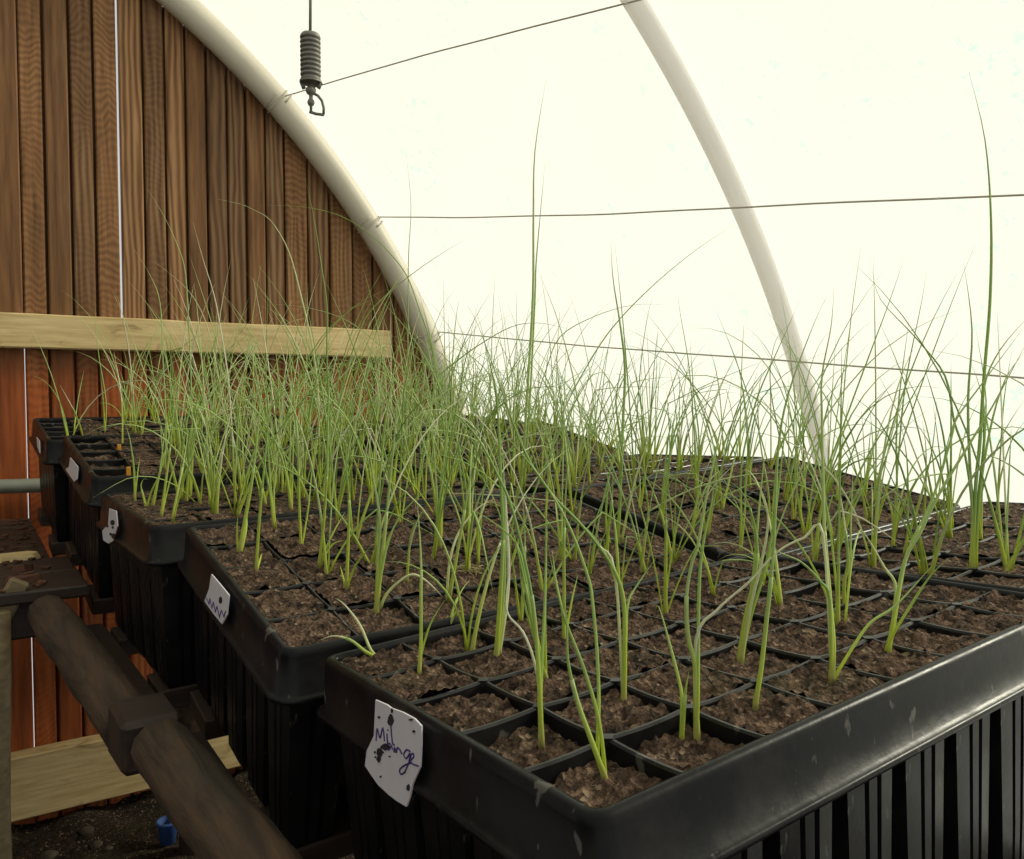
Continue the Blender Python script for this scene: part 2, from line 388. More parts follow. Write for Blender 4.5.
def round_rect(o, r, seg=5):                  # outline of the tray offset outwards by o
    x0, x1, y0, y1 = -o, 8 + o, -o, 5 + o; out = []
    for cx, cy, a0 in ((x1 - r, y1 - r, 0), (x0 + r, y1 - r, 90), (x0 + r, y0 + r, 180), (x1 - r, y0 + r, 270)):
        for s in range(seg + 1):
            a = math.radians(a0 + 90 * s / seg); out.append((cx + r * math.cos(a), cy + r * math.sin(a)))
    return out
def collar_mesh():
    m = MB(); prof = [(-0.10, -0.30), (-0.095, -0.06), (-0.075, -0.015), (-0.03, 0.0), (0.01, -0.012), (0.035, -0.05), (0.05, -0.10), (0.085, -0.595), (0.15, -0.612), (0.175, -0.635), (0.165, -0.68), (0.08, -0.71), (0.03, -0.68), (-0.01, -0.60), (-0.03, -0.30)]
    loops = []
    for o, h in prof: loops.append([L(x, y, h) for x, y in round_rect(o, 0.16 + o)])
    n = len(loops[0]); vs = [v for l in loops for v in l]; k = len(prof)
    fs = [(i * n + q, i * n + (q + 1) % n, ((i + 1) % k) * n + (q + 1) % n, ((i + 1) % k) * n + q) for i in range(k) for q in range(n)]
    m.add(vs, fs); return m.mesh('collar', BLACK, True)
def divider_mesh():
    m = MB()
    w = 0.026
    sec = [(-w, -0.75), (-w, -0.055), (-w * 0.5, -0.03), (w * 0.5, -0.03), (w, -0.055), (w, -0.75)]
    def bar(p0, p1, nn, axis):
        vs = []
        for s in range(nn + 1):
            t = p0 + (p1 - p0) * s / nn
            for o, h in sec:
                dip = -0.022 * abs(math.sin(math.pi * t))      # saddle between the junctions
                vs.append((L(t, axis[1] + o, h + dip) if axis[0] == 'x' else L(axis[1] + o, t, h + dip)))
        q = len(sec)
        m.add(vs, [(s * q + e, s * q + e + 1, (s + 1) * q + e + 1, (s + 1) * q + e) for s in range(nn) for e in range(q - 1)])
    for j in range(1, 5): bar(-0.02, 8.02, 64, ('x', j))
    for i in range(1, 8): bar(-0.02, 5.02, 40, ('y', i))
    for i in range(0, 9):                     # small webs where the bars meet
        for j in range(0, 6):
            if i in (0, 8) and j in (0, 5): continue
            r = 0.075; vs = []
            for q in range(8): a = math.pi / 4 * q; rr = r * (1.0 if q % 2 == 0 else 0.72); vs.append((i + rr * math.cos(a), j + rr * math.sin(a)))
            vs = [(min(max(x, -0.02), 8.02), min(max(y, -0.02), 5.02)) for x, y in vs]
            m.add([L(x, y, -0.026) for x, y in vs] + [L(x, y, -0.10) for x, y in vs], [tuple(range(8))] + [(q, 8 + q, 8 + (q + 1) % 8, (q + 1) % 8) for q in range(8)])
    return m.mesh('divider_grid', WORN)
def cell_mesh():                              # one deep ribbed cell, origin at its top centre
    m = MB()
    def sec(hw):
        pts = []; g = 0.07
        side = [(-1.0, 0.0), (-0.26, 0.0), (-0.22, 1), (-0.12, 1), (-0.07, 0), (0.26, 0), (0.31, 1), (0.40, 1), (0.45, 0), (1.0, 0.0)]
        for q in range(4):
            a = math.pi / 2 * q; ca, sa = math.cos(a), math.sin(a)
            for t, d in side[:-1]:
                if t == -1.0: x, y = t * hw * 0.94, -hw
                else: x, y = t * hw, -hw + d * g
                pts.append((x * ca - y * sa, x * sa + y * ca))
        return pts
    levels = [(-0.45, 0.43), (-0.75, 0.415), (-1.5, 0.39), (-2.4, 0.36), (-2.92, 0.335), (-3.0, 0.30)]
    loops = [[Vector((x * C, y * C, h * C)) for x, y in sec(hw)] for h, hw in levels]; n = len(loops[0])
    m.add([v for l in loops for v in l], [(i * n + q, i * n + (q + 1) % n, (i + 1) * n + (q + 1) % n, (i + 1) * n + q) for i in range(len(loops) - 1) for q in range(n)] + [tuple((len(loops) - 1) * n + q for q in range(n))])
    me = m.mesh('cell', BLACK); return me
COLLAR, DIVIDER, CELL = collar_mesh(), divider_mesh(), cell_mesh()
def cell_level(k, ci, cj):
    r = random.Random('%s%d%d' % (k, ci, cj)); base = -0.065 if k == 'T1' else -0.035
    lv = base - r.random() ** 2 * 0.09
    if k == 'T1' and ci + cj < 2: lv = -0.20
    if k in ('T4', 'T5') and ci == 0: lv = -0.20
    return lv
def soil_h(k, i, j):
    ci, cj = min(7, max(0, int(i))), min(4, max(0, int(j))); p = tray_pt(k, i, j, 0)
    return cell_level(k, ci, cj) + 0.075 * noise.noise(p * 3.1) + 0.055 * noise.noise(p * 9.0) + 0.05 * noise.noise(p * 21.0)
def soil(k, res):
    m = MB()
    for ci in range(8):
        for cj in range(5):
            vs = []
            for b in range(res + 1):
                for a in range(res + 1):
                    i = ci + 0.04 + 0.92 * a / res; j = cj + 0.04 + 0.92 * b / res
                    i = max(i, 0.02); ii = min(max(i, ci + 1e-4), ci + 1 - 1e-4); jj = min(max(j, cj + 1e-4), cj + 1 - 1e-4)
                    vs.append(L(i, j, soil_h(k, ii, jj)))
            m.add(vs, [(b * (res + 1) + a, b * (res + 1) + a + 1, (b + 1) * (res + 1) + a + 1, (b + 1) * (res + 1) + a) for b in range(res) for a in range(res)])
    o = m.build('potting_soil', SOIL, smooth=True); o.matrix_world = tray_matrix(k)
    return tag(o, 'dark crumbly potting soil filling the cells of ' + TNAME[k], 'soil', kind='stuff')
SHELL = {}
for k in TRAYS:
    root = empty('seedling_tray', None, TLABEL[k], 'seedling tray', 'black seedling trays on the bench', tray_matrix(k)); SHELL[k] = root
    for nm, me in (('collar', COLLAR), ('divider_grid', DIVIDER)): link(bpy.data.objects.new(nm, me), root)
    left = k in ('T1', 'T2', 'T3', 'T4', 'T5')
    spots = [(i, j) for i in range(8) for j in range(5) if (left and i == 0) or (k in ('T1', 'T2', 'T6') and j == 0) or (i in (0, 7) and j in (0, 4))]
    for i, j in spots:
        c = bpy.data.objects.new('cell', CELL); link(c, root); c.location = L(i + 0.5, j + 0.5, 0)
    soil(k, 26 if k == 'T1' else 15 if k in ('T2', 'T6', 'T7') else 8)

# stickers on the left sides of the trays
def prism(m, pts, nrm, th):                    # polygon given in space, thickened along nrm
    n = len(pts); vs = [p + nrm * th for p in pts] + [p for p in pts]
    m.add(vs, [tuple(range(n)), tuple(range(2 * n - 1, n - 1, -1))] + [(q, n + q, n + (q + 1) % n, (q + 1) % n) for q in range(n)])
def to_local(k, p): return SHELL[k].matrix_world.inverted() @ W(*p)
def sticker(k, px, out=0.15):
    p, a, b, n = AX[k]; nrm = -a + n * 0.10; nrm.normalize(); p0 = tray_pt(k, -out, 2.5, -0.4)
    pts = [to_local(k, on_plane(u, v, p0, nrm)) for u, v in px]
    ln = Vector((-1, 0, 0)); m = MB(); prism(m, pts, ln, 0.0012)
    return m.build('label_sticker', PAPER, SHELL[k]), p0, nrm
for k, px in (('T2', [(212.4, 574), (221, 584), (230, 595), (229, 606), (228, 615), (223, 624), (214, 613), (205.5, 601), (210, 589)]),
              ('T3', [(110, 508.4), (117, 511), (118.5, 526), (113.5, 541), (109, 543.5), (104, 540), (103, 531), (109, 524)]),
              ('T4', [(70.8, 457.5), (78.6, 467), (77.8, 479), (74.7, 481.7), (66, 469), (69.5, 467)]),
              ('T5', [(37, 437), (40, 441), (40.5, 453), (38, 447)])):
    s_, p0, nrm = sticker(k, px); s_['label'] = 'small dirty white sticker'
    if k == 'T2':
        m = MB(); m.tube([to_local(k, on_plane(u, v, p0, nrm)) + Vector((-0.0014, 0, 0)) for u, v in ((208, 598), (210.5, 604), (211.5, 598.5), (213.5, 608), (215, 602), (217, 612), (218.5, 606), (221, 617), (223, 610), (225.5, 617), (227, 611))], 0.0007, 5)
        m.build('handwriting', INK, s_)
        m = MB(); prism(m, [to_local(k, on_plane(222 + 1.6 * math.cos(t), 600 + 3.6 * math.sin(t), p0, nrm)) + Vector((-0.0012, 0, 0)) for t in [2 * math.pi * e / 9 for e in range(9)]], Vector((-1, 0, 0)), 0.0005); m.build('dirt_stain', DIRT, s_)
    if k == 'T3':
        q = random.Random(k)
        for r_ in range(5):
            m = MB()
            u = sum(p[0] for p in px) / len(px) + q.uniform(-5, 5); v = sum(p[1] for p in px) / len(px) + q.uniform(-8, 14); w = q.uniform(1.0, 2.2)
            prism(m, [to_local(k, on_plane(u + w * math.cos(t), v + w * 1.3 * math.sin(t), p0, nrm)) + Vector((-0.0012, 0, 0)) for t in [2 * math.pi * e / 7 for e in range(7)]], Vector((-1, 0, 0)), 0.0005)
            m.build('dirt_stain', DIRT, s_)
cr = lambda pts: [(350 + x / 6.14, 680 + y / 6.14) for x, y in pts]
s_, p0, nrm = sticker('T1', cr([(165, 120), (235, 150), (265, 172), (330, 195), (405, 235), (447, 280), (446, 400), (440, 530), (392, 640), (375, 720), (355, 775), (300, 742), (250, 705), (180, 640), (100, 525), (112, 430), (155, 340)]))
s_['label'] = 'torn white sticker with purple handwriting'
def on_sticker(pts, lift): return [to_local('T1', on_plane(u, v, p0, nrm)) + Vector((-lift, 0, 0)) for u, v in cr(pts)]
def smooth_line(pts, per=5):
    out = []; P = [Vector(p) for p in pts]
    for i in range(len(P) - 1):
        a, b, c, d = P[max(i - 1, 0)], P[i], P[i + 1], P[min(i + 2, len(P) - 1)]
        for s in range(per):
            t = s / per; out.append(0.5 * ((2 * b) + (c - a) * t + (2 * a - 5 * b + 4 * c - d) * t * t + (3 * b - a - 3 * c + d) * t ** 3))
    out.append(P[-1]); return out
m = MB()
for stroke in ([(172, 370), (178, 295), (196, 352), (213, 290), (224, 372)], [(238, 325), (243, 388)], [(262, 250), (266, 320), (274, 385), (285, 395)], [(243, 300), (245, 306)],
               [(262, 392), (246, 385), (238, 405), (250, 425), (266, 400), (272, 425)], [(282, 440), (286, 412), (296, 440), (302, 412), (318, 425), (330, 450)],
               [(382, 435), (358, 425), (342, 452), (358, 478), (380, 445), (374, 500), (346, 562), (322, 572), (318, 545), (350, 518), (384, 505)],
               [(382, 488), (404, 468), (398, 446), (384, 466), (392, 508), (432, 524)]):
    m.tube(on_sticker(smooth_line([(x, y, 0) for x, y in stroke], 4) if False else [(v.x, v.y) for v in smooth_line([(x, y, 0) for x, y in stroke], 4)], 0.0014), 0.00062, 5)
m.build('handwriting', INK, s_)
def blot(cx, cy, rx, ry, seed):
    m = MB(); q = random.Random(seed); prism(m, on_sticker([(cx + rx * math.cos(t) * q.uniform(0.75, 1.2), cy + ry * math.sin(t) * q.uniform(0.75, 1.2)) for t in [2 * math.pi * e / 11 for e in range(11)]], 0.0013), Vector((-1, 0, 0)), 0.0006); m.build('dirt_stain', DIRT, s_)
for e, z_ in enumerate(((262, 245, 17, 34), (232, 408, 30, 20), (196, 440, 20, 26), (190, 480, 12, 22), (405, 312, 9, 7), (370, 655, 9, 20), (190, 225, 7, 7), (165, 440, 5, 7), (168, 470, 5, 6), (200, 590, 5, 6), (255, 465, 5, 5), (270, 185, 6, 14), (350, 560, 5, 5), (385, 240, 12, 6))): blot(*z_, e)

# ---------------------------------------------------------------- bench
def bench():
    for k in TRAYS:
        p, a, b, n = AX[k]
        for j, word in ((0.7, 'front'), (4.3, 'back')):
            M = tray_matrix(k); m = MB()
            m.box(L(0.05, j - 0.55, -TDEPTH - 0.38), L(8.12, j + 0.55, -TDEPTH - 0.003), 0.002)
            o = m.build('bench_board', BOARD); o.matrix_world = M
            tag(o, 'dark board carrying the %s cells of %s' % (word, TNAME[k]), 'bench board', 'bench boards under the trays')
bench()
def beam(name, pts, rad, mat, label, cat, n=12, rough=0.06):
    m = MB(); P = [Vector(p) for p in pts]; fine = []
    for i in range(len(P) - 1):
        for s in range(12): fine.append(P[i].lerp(P[i + 1], s / 12))
    fine.append(P[-1]); m.tube([W(*p) for p in fine], [rad * C * (1 + rough * noise.noise(p * 0.9)) for p in fine], n)
    m.v = [tuple(Vector(v) + Vector((noise.noise(Vector(v) * 40), noise.noise(Vector(v) * 40 + Vector((5, 5, 5))), noise.noise(Vector(v) * 40 + Vector((9, 2, 7))))) * rough * 0.03) for v in m.v]
    return tag(m.build(name, mat, smooth=True), label, cat)

beam('bench_log', [(2.55, 3.4, -5.5), (2.55, 8.7, -5.25), (2.25, 12.85, -5.2)], 0.42, LOG, 'rough mossy log beside the nearer trays, in front of the dark block', 'log')
beam('bench_log', [(2.05, 14.05, -5.3), (1.35, 20.8, -4.85)], 0.42, LOG, 'rough brown log beside the farther trays, behind the dark block', 'log')
m = MB(); m.box(W(1.70, 12.95, -5.60), W(2.62, 14.0, -4.80), 0.006)
m.v = [tuple(Vector(v) + Vector((noise.noise(Vector(v) * 21), noise.noise(Vector(v) * 17 + Vector((3, 1, 2))), noise.noise(Vector(v) * 19 + Vector((7, 2, 2))))) * 0.006) for v in m.v]
tag(m.build('timber_block', BOARD), 'dark squared timber block between the two edge logs', 'block')
LOGZ = [(3.2, -7.0), (9.4, -7.15), (14.8, -6.25), (20.5, -6.2), (25.7, -5.15), (31.2, -4.75)]
for x, lab in ((6.2, 'bench bearer log under the stickered trays'), (12.4, 'bench bearer log under the middle of the bench'), (18.2, 'bench bearer log under the trays along the plastic')):
    bo = beam('bench_bearer', [(x, y, z) for y, z in LOGZ], 0.5, LOG, lab, 'log')
    for y, z, w in ((5.0, -7.1, 'near'), (29.5, -4.95, 'far')):
        m = MB(); m.tube([W(x, y, GZ - 0.5), W(x, y, (GZ + z) / 2), W(x, y, z)], [0.5 * C, 0.46 * C, 0.44 * C], 12)
        m.build('leg', LOG, bo, smooth=True)
def edge_board(pts, label):                   # narrow board filling between the edge log and the trays
    m = MB(); vs = []
    for y, x0, x1, z in pts: vs += [W(x0, y, z), W(x1, y, z), W(x1, y, z - 0.22), W(x0, y, z - 0.22)]
    n = len(pts); m.add(vs, [(i * 4 + k, i * 4 + (k + 1) % 4, (i + 1) * 4 + (k + 1) % 4, (i + 1) * 4 + k) for i in range(n - 1) for k in range(4)] + [(3, 2, 1, 0), tuple((n - 1) * 4 + k for k in range(4))])
    tag(m.build('edge_board', BOARD), label, 'bench board')
edge_board([(14.3, 2.35, 2.72, -5.36), (20.3, 1.75, 2.50, -5.30), (20.8, 1.70, 2.40, -5.25)], 'dark narrow board between the farther edge log and the third stickered tray')
edge_board([(5.0, 2.92, 3.50, -6.2), (9.3, 2.92, 3.45, -6.25), (14.1, 2.70, 3.10, -5.6)], 'dark narrow board between the nearer edge log and the trays')
# shelf at the foot of the plank wall, left of the farther trays
for q in range(6):
    y0 = 20.9 + q * 2.1; m = MB(); m.box(W(-9.0, y0, -4.62), W((2.2, 2.15, 1.72, 1.72, 1.70, 1.70)[q], y0 + 2.02, -4.34), 0.003)
    tag(m.build('shelf_board', BOARD), '%s dark board of the low shelf beside the farther trays' % ('front', 'second', 'third', 'fourth', 'fifth', 'rear')[q], 'shelf board', 'boards of the low shelf')
m = MB(); m.box(W(-9.0, 21.3, -5.5), W(1.6, 21.9, -4.63), 0.004); tag(m.build('shelf_bearer', BOARD), 'dark bearer under the front of the low shelf', 'beam')
m = MB(); m.box(W(-9.0, 32.0, -5.5), W(1.6, 32.6, -4.63), 0.004); tag(m.build('shelf_bearer', BOARD), 'dark bearer under the rear of the low shelf by the planks', 'beam')
def post(u, depth, r, z0, z1, label):
    p = at(u, 700, depth); m = MB(); m.tube([W(p.x + 0.05 * math.sin(z), p.y, z0 + (z1 - z0) * z / 8) for z in range(9)], r * C, 12)
    return tag(m.build('post', LOG2, smooth=True), label, 'post')
LOG2 = mat_pale_wood('pale_post', (0.12, 0.085, 0.04), (0.24, 0.18, 0.09), (0.12, 0.08, 0.04))
post(-6, 17.6, 0.30, GZ - 0.4, -4.65, 'pale round post holding up the low shelf')
p = at(-2, 597, 18.5); m = MB(); m.box((-0.22 * C, -0.10 * C, 0), (0.22 * C, 0.10 * C, 0.9 * C), 0.004, Matrix.Translation(W(p.x, p.y - 0.6, -4.9)) @ Matrix.Rotation(0.5, 4, 'Y'))
tag(m.build('board_offcut', LOG2), 'pale board offcut tilted at the front of the low shelf', 'board')
for k, (u, v, w, d, c, lab) in enumerate(((12, 560, 1.3, 0.35, PALE, 'short pale board offcut lying flat on the low shelf'), (32, 522, 1.0, 0.25, BARK, 'reddish sliver of bark on the shelf near the pipe'), (60, 566, 0.5, 0.25, BARK, 'reddish bark lump on the shelf beside the fourth tray'), (76, 577, 0.9, 0.22, BARK, 'long reddish bark sliver on the shelf beside the fourth tray'))):
    q = on_plane(u, v, Vector((0, 0, -4.34)), Vector((0, 0, 1)))
    q.x = min(q.x, 1.0); m = MB(); n = 9; R_ = random.Random(k); top = []
    ring = [(w * math.cos(2 * math.pi * e / n) * R_.uniform(0.7, 1.1) * 0.5, d * math.sin(2 * math.pi * e / n) * R_.uniform(0.7, 1.1)) for e in range(n)]
    h = 0.16
    m.add([W(q.x + x, q.y + y, -4.345) for x, y in ring] + [W(q.x + x * 0.85, q.y + y * 0.8, -4.34 + h * R_.uniform(0.6, 1.2)) for x, y in ring], [tuple(range(n - 1, -1, -1)), tuple(range(n, 2 * n))] + [(e, (e + 1) % n, n + (e + 1) % n, n + e) for e in range(n)])
    tag(m.build('board_offcut' if c is PALE else 'bark_chip', c), lab, 'board' if c is PALE else 'bark')
# litter of bark crumbs on the shelf and weeds and pebbles on the earth
m = MB(); R_ = random.Random(5)
for e in range(420):
    x, y = R_.uniform(-4, 1.6), R_.uniform(21.0, 33.2); s_ = R_.uniform(0.02, 0.065)
    m.box((-s_ * 1.6, -s_, -s_ * 0.4), (s_ * 1.6, s_, s_ * 0.4), 0, Matrix.Translation(W(x, y, -4.30)) @ Matrix.Rotation(R_.uniform(0, 6.28), 4, 'Z') @ Matrix.Rotation(R_.uniform(-0.4, 0.4), 4, 'X') @ Matrix.Scale(C, 4))
tag(m.build('bark_litter', BARK), 'crumbs of reddish bark littering the low shelf', 'bark litter', kind='stuff')
m = MB()
for e in range(380):
    x, y = R_.uniform(-9, 4), R_.uniform(8, 33); s_ = R_.uniform(0.08, 0.34); n = 7
    z = GZ + 0.5 * noise.noise((x * 0.5, y * 0.5, 0)) + 0.25 * noise.noise((x * 2, y * 2, 5))
    vs = []
    for a, rr, zz in ((0, 0.7, -0.3), (1, 1.0, 0.15), (2, 0.55, 0.5)):
        for q in range(n): vs.append(W(x + s_ * rr * math.cos(q * 0.9 + a) * R_.uniform(0.8, 1.2), y + s_ * rr * math.sin(q * 0.9 + a) * R_.uniform(0.8, 1.2), z + s_ * zz))
    m.add(vs, [(i * n + q, i * n + (q + 1) % n, (i + 1) * n + (q + 1) % n, (i + 1) * n + q) for i in range(2) for q in range(n)] + [tuple(2 * n + q for q in range(n))])
tag(m.build('pebbles', mat_plain('pebble', (0.08, 0.062, 0.036), 0.8, 0, 0.8, 18), smooth=True), 'pebbles and clods scattered on the dark earth', 'pebbles', kind='stuff')
q = on_plane(168, 842, Vector((0, 0, GZ)), Vector((0, 0, 1))); m = MB()
m.lathe([(0.001, 0), (0.16, 0), (0.22, 0.45), (0.25, 0.47), (0.25, 0.52), (0.20, 0.52), (0.15, 0.06), (0.001, 0.06)], 16)
m.v = [(x * C * 1.6, y * C * 1.6, z * C * 1.6) for x, y, z in m.v]
tag(m.build('plastic_pot', BLUE, smooth=True, loc=W(q.x, q.y, GZ + 0.5 * noise.noise((q.x * 0.5, q.y * 0.5, 0)) + 0.1)), 'small blue plastic pot standing on the dark earth', 'pot')

# ---------------------------------------------------------------- wires and the hanging spring
def hoop_at(u, v): return on_plane(u, v, Vector((0, WY - 0.2, 0)), Vector((0, 1, 0)))
for (u0, v0), (u1, v1), kink, lab in (((282, 97), (655, -4), 0.10, 'uppermost wire, rising from the pipe arch behind the hanging spring'), ((380, 217), (752, 207), -0.12, 'middle wire crossing the white plastic from the pipe arch'), ((440, 332), (802, 362), -0.06, 'lowest wire crossing the plastic just above the grass tips')):
    A0 = hoop_at(u0, v0); d1 = depth_of(A0 + AXIS) * 0.97; B0 = at(u1, v1, d1); m = MB(); P = []
    for s in range(41):
        t = s / 40 * 2.2; P.append(A0 + (B0 - A0) * t + Vector((0, 0, kink * math.sin(math.pi * t) + 0.03 * noise.noise((t * 5, v0, 0)))))
    m.tube([W(*p) for p in P], 0.026 * C, 6)
    o = tag(m.build('wire', WIRE, smooth=True), lab, 'wire')
    m = MB(); ang = math.atan2(A0.z - HZ, A0.x - HX)          # the end of the wire wound round the pipe
    c0 = hoop_pt(ang); er = Vector((math.cos(ang), 0, math.sin(ang))); et = Vector((-math.sin(ang), 0, math.cos(ang))); ey = Vector((0, 1, 0)); loop = [A0]
    for s in range(49):
        a = -math.pi / 2 + 2 * math.pi * 2 * s / 48; loop.append(c0 + (er * math.cos(a) + ey * math.sin(a)) * 0.60 + et * (-0.25 + 0.5 * s / 48))
    m.tube([W(*p) for p in loop], 0.028 * C, 6); m.build('wire_tie', WIRE, o, smooth=True)
hp = at(310.5, 57, 14.0)
hang = empty('hanging_spring', W(hp.x, hp.y, hp.z - 1.0), 'black ribbed spring hanging on a thin rod before the white plastic', 'spring')
k_ = 14.0 / 820
def hl(prof, n=24): m_ = MB(); m_.lathe([(r * k_ * C, (57 - y) * k_ * C + C) for r, y in prof], n); return m_
ribs = [(3.0, 34.0), (8.5, 34.5), (9.5, 36)]
for q in range(9):
    y = 37.0 + q * 4.55; ribs += [(9.9, y), (10.2, y + 1.2), (9.9, y + 2.4), (8.3, y + 2.9), (8.3, y + 3.9)]
ribs += [(9.9, 78.5), (9.6, 80.5), (6.0, 81.0), (0.01, 81.0)]
hl(ribs, 28).build('spring_coil', IRON, hang, smooth=True)
ceil = HZ + math.sqrt((HR + 0.3) ** 2 - (hp.x - HX - 4.06 * (WY - hp.y) / 17.46) ** 2) - 2.02 * (WY - hp.y) / 17.46
m = MB(); m.tube([Vector((0, 0, C + 22 * k_ * C)), Vector((0.6 * k_ * C, 0, C + 60 * k_ * C)), Vector((0, 0, (ceil - hp.z + 1.0) * C))], 1.5 * k_ * C, 10); m.build('rod', IRON, hang, smooth=True)
hl([(0.01, 80.5), (11.0, 80.8), (11.0, 82.5), (0.01, 82.8)]).build('flange', IRON, hang)
hl([(0.01, 82), (2.6, 82.5), (2.6, 86), (4.8, 88), (5.2, 90.5), (4.2, 93), (2.0, 94.5), (1.8, 98), (3.2, 100), (3.6, 102), (2.8, 104.5), (1.4, 105.5), (1.3, 112), (0.01, 112.5)]).build('swivel', IRON, hang, smooth=True)
hx = lambda x, y: Vector((x * k_ * C, 0, (57 - y) * k_ * C + C))
m = MB(); m.tube([hx(3, 93), hx(7, 95), hx(11, 100), hx(12.8, 107), hx(12.5, 113.5)], 1.4 * k_ * C, 8); m.tube([hx(-1.5, 111), hx(5, 113), hx(12.8, 114)], 1.5 * k_ * C, 8); m.build('hook', IRON, hang, smooth=True)
for sx in (-8, 9):
    m = MB(); m.tube([hx(sx, 82), hx(sx, 85), hx(sx * 0.85, 88)], 2.0 * k_ * C, 8); m.tube([hx(sx - 2.5, 83.5), hx(sx + 2.8, 83.5)], 1.2 * k_ * C, 6); m.build('bolt', IRON, hang, smooth=True)
hang.rotation_euler = (0, 0, -YAW)

# ---------------------------------------------------------------- grass seedlings
GREENS = [(0.40, 0.58, 0.14), (0.48, 0.64, 0.19), (0.31, 0.48, 0.13), (0.56, 0.68, 0.28), (0.44, 0.60, 0.22)]
STRAW = [(0.80, 0.82, 0.54), (0.74, 0.80, 0.44), (0.84, 0.82, 0.64)]
YEL = (0.66, 0.76, 0.08)
def lerp(a, b, t): return tuple(x + (y - x) * t for x, y in zip(a, b))
def blade_mesh(m, pts, r0, col, base, n=4, ybase=0.9, tip=None):
    P = [Vector(p) for p in pts]; tot = sum((P[i + 1] - P[i]).length for i in range(len(P) - 1)); d = 0.0; cols = []; rad = []
    for i, p in enumerate(P):
        if i: d += (P[i] - P[i - 1]).length
        t = d / tot; yk = max(0.0, 1 - d / ybase) if ybase > 0 else 0
        c = lerp(col, base, min(1, yk * 1.3))
        if tip and t > 0.8: c = lerp(c, tip, (t - 0.8) / 0.2)
        cols.append(c); rad.append(r0 * C * (1.0 - 0.30 * min(1, t * 1.4)) * (1.0 if t < 0.55 else max(0.10, 1 - ((t - 0.55) / 0.45) ** 1.6)))
    O = P0_[0]; m.tube([(p - O) * C for p in P], rad, n, True, cols)
P0_ = [Vector((0, 0, 0))]
def gen_blade(R, base, length, lean, az, bend, segs=10, kink=None):
    d = Vector((math.sin(lean) * math.cos(az), math.sin(lean) * math.sin(az), math.cos(lean))); p = base.copy(); out = [p.copy()]
    h = Vector((math.cos(az), math.sin(az), 0)); st = length / segs; side = Vector((-h.y, h.x, 0)) * R.uniform(-0.05, 0.05)
    for s in range(segs):
        t = (s + 1) / segs; b = bend * (0.25 + 1.75 * t) / segs
        if kink is not None and s == kink: b += R.uniform(0.7, 1.4)
        ang = math.atan2(d.dot(h), d.z) + b; ang = min(ang, 2.1)
        d = (h * math.sin(ang) + Vector((0, 0, 1)) * math.cos(ang) + side * t).normalized(); p = p + d * st; out.append(p.copy())
    return out
ORD = ['first', 'second', 'third', 'fourth', 'fifth', 'sixth', 'seventh', 'eighth']; ROW = ['front', 'second', 'middle', 'fourth', 'back']
USED = {}
def locate(u, v):                              # which tray, and where in it, a base pixel stands
    best = None
    for k, (p, a, b, n) in AX.items():
        q = on_plane(u, v, p - n * 0.2, n)
        if q.dot(ray(u, v)) <= 0: continue
        i, j = (q - p).dot(a), (q - p).dot(b)
        if 0.02 < i < 7.98 and 0.02 < j < 4.98:
            d = depth_of(q)
            if best is None or d < best[0]: best = (d, k, i, j)
    return best
SEEN_LABELS = set()
def finish(k, i, j, leaves, sheath, dry, desc, parts, unique=False):
    ci, cj = int(i), int(j); key = (k, ci, cj); USED[key] = USED.get(key, 0) + 1; nth = USED[key]
    root = tag(leaves.build('grass_seedling', LEAF, smooth=True, loc=W(*P0_[0])), None, 'grass seedling', 'grass seedlings in ' + TNAME[k])
    where = '%s cell, %s row, %s' % (ORD[ci], ROW[cj], TNAME[k].replace('the ', '', 1))
    lab = (desc + ' in ' + TNAME[k]) if unique else (desc + ' ' + ({1: 'in', 2: 'also in', 3: 'third in', 4: 'fourth in', 5: 'fifth in'}[nth]) + ' ' + where)
    if lab in SEEN_LABELS or len(lab.split()) > 16: print('LABEL', lab)
    SEEN_LABELS.add(lab); root['label'] = lab
    if sheath and sheath.v: sheath.build('sheath', LEAF, root, smooth=True)['label'] = 'yellow green sheath at the foot'
    if dry and dry.v: dry.build('dry_leaf', LEAF, root, smooth=True)['label'] = 'pale straw coloured leaf'
    return root
def sheath_tube(m, path, ln, r, rend, col):
    P = [Vector(p) for p in path]; out = [P[0]]; d = 0.0; ln = min(ln, 0.55 * sum((P[q] - P[q - 1]).length for q in range(1, len(P))))
    for q in range(1, len(P)):
        st = (P[q] - P[q - 1]).length; parts_ = max(1, int(st / 0.08))
        for e in range(1, parts_ + 1):
            out.append(P[q - 1].lerp(P[q], e / parts_))
            d += st / parts_
            if d > ln: break
        if d > ln: break
    n = len(out) - 1; ts = [q / n for q in range(n + 1)]
    m.tube([(p - P0_[0]) * C for p in out], [C * (r * (1.0 + 0.25 * max(0, 1 - abs(t - 0.06) / 0.10)) * (1 - t) + rend * t) for t in ts], 6, True, [lerp((0.52, 0.46, 0.18), lerp(YEL, col, t ** 1.5), min(1, t * 4)) for t in ts])
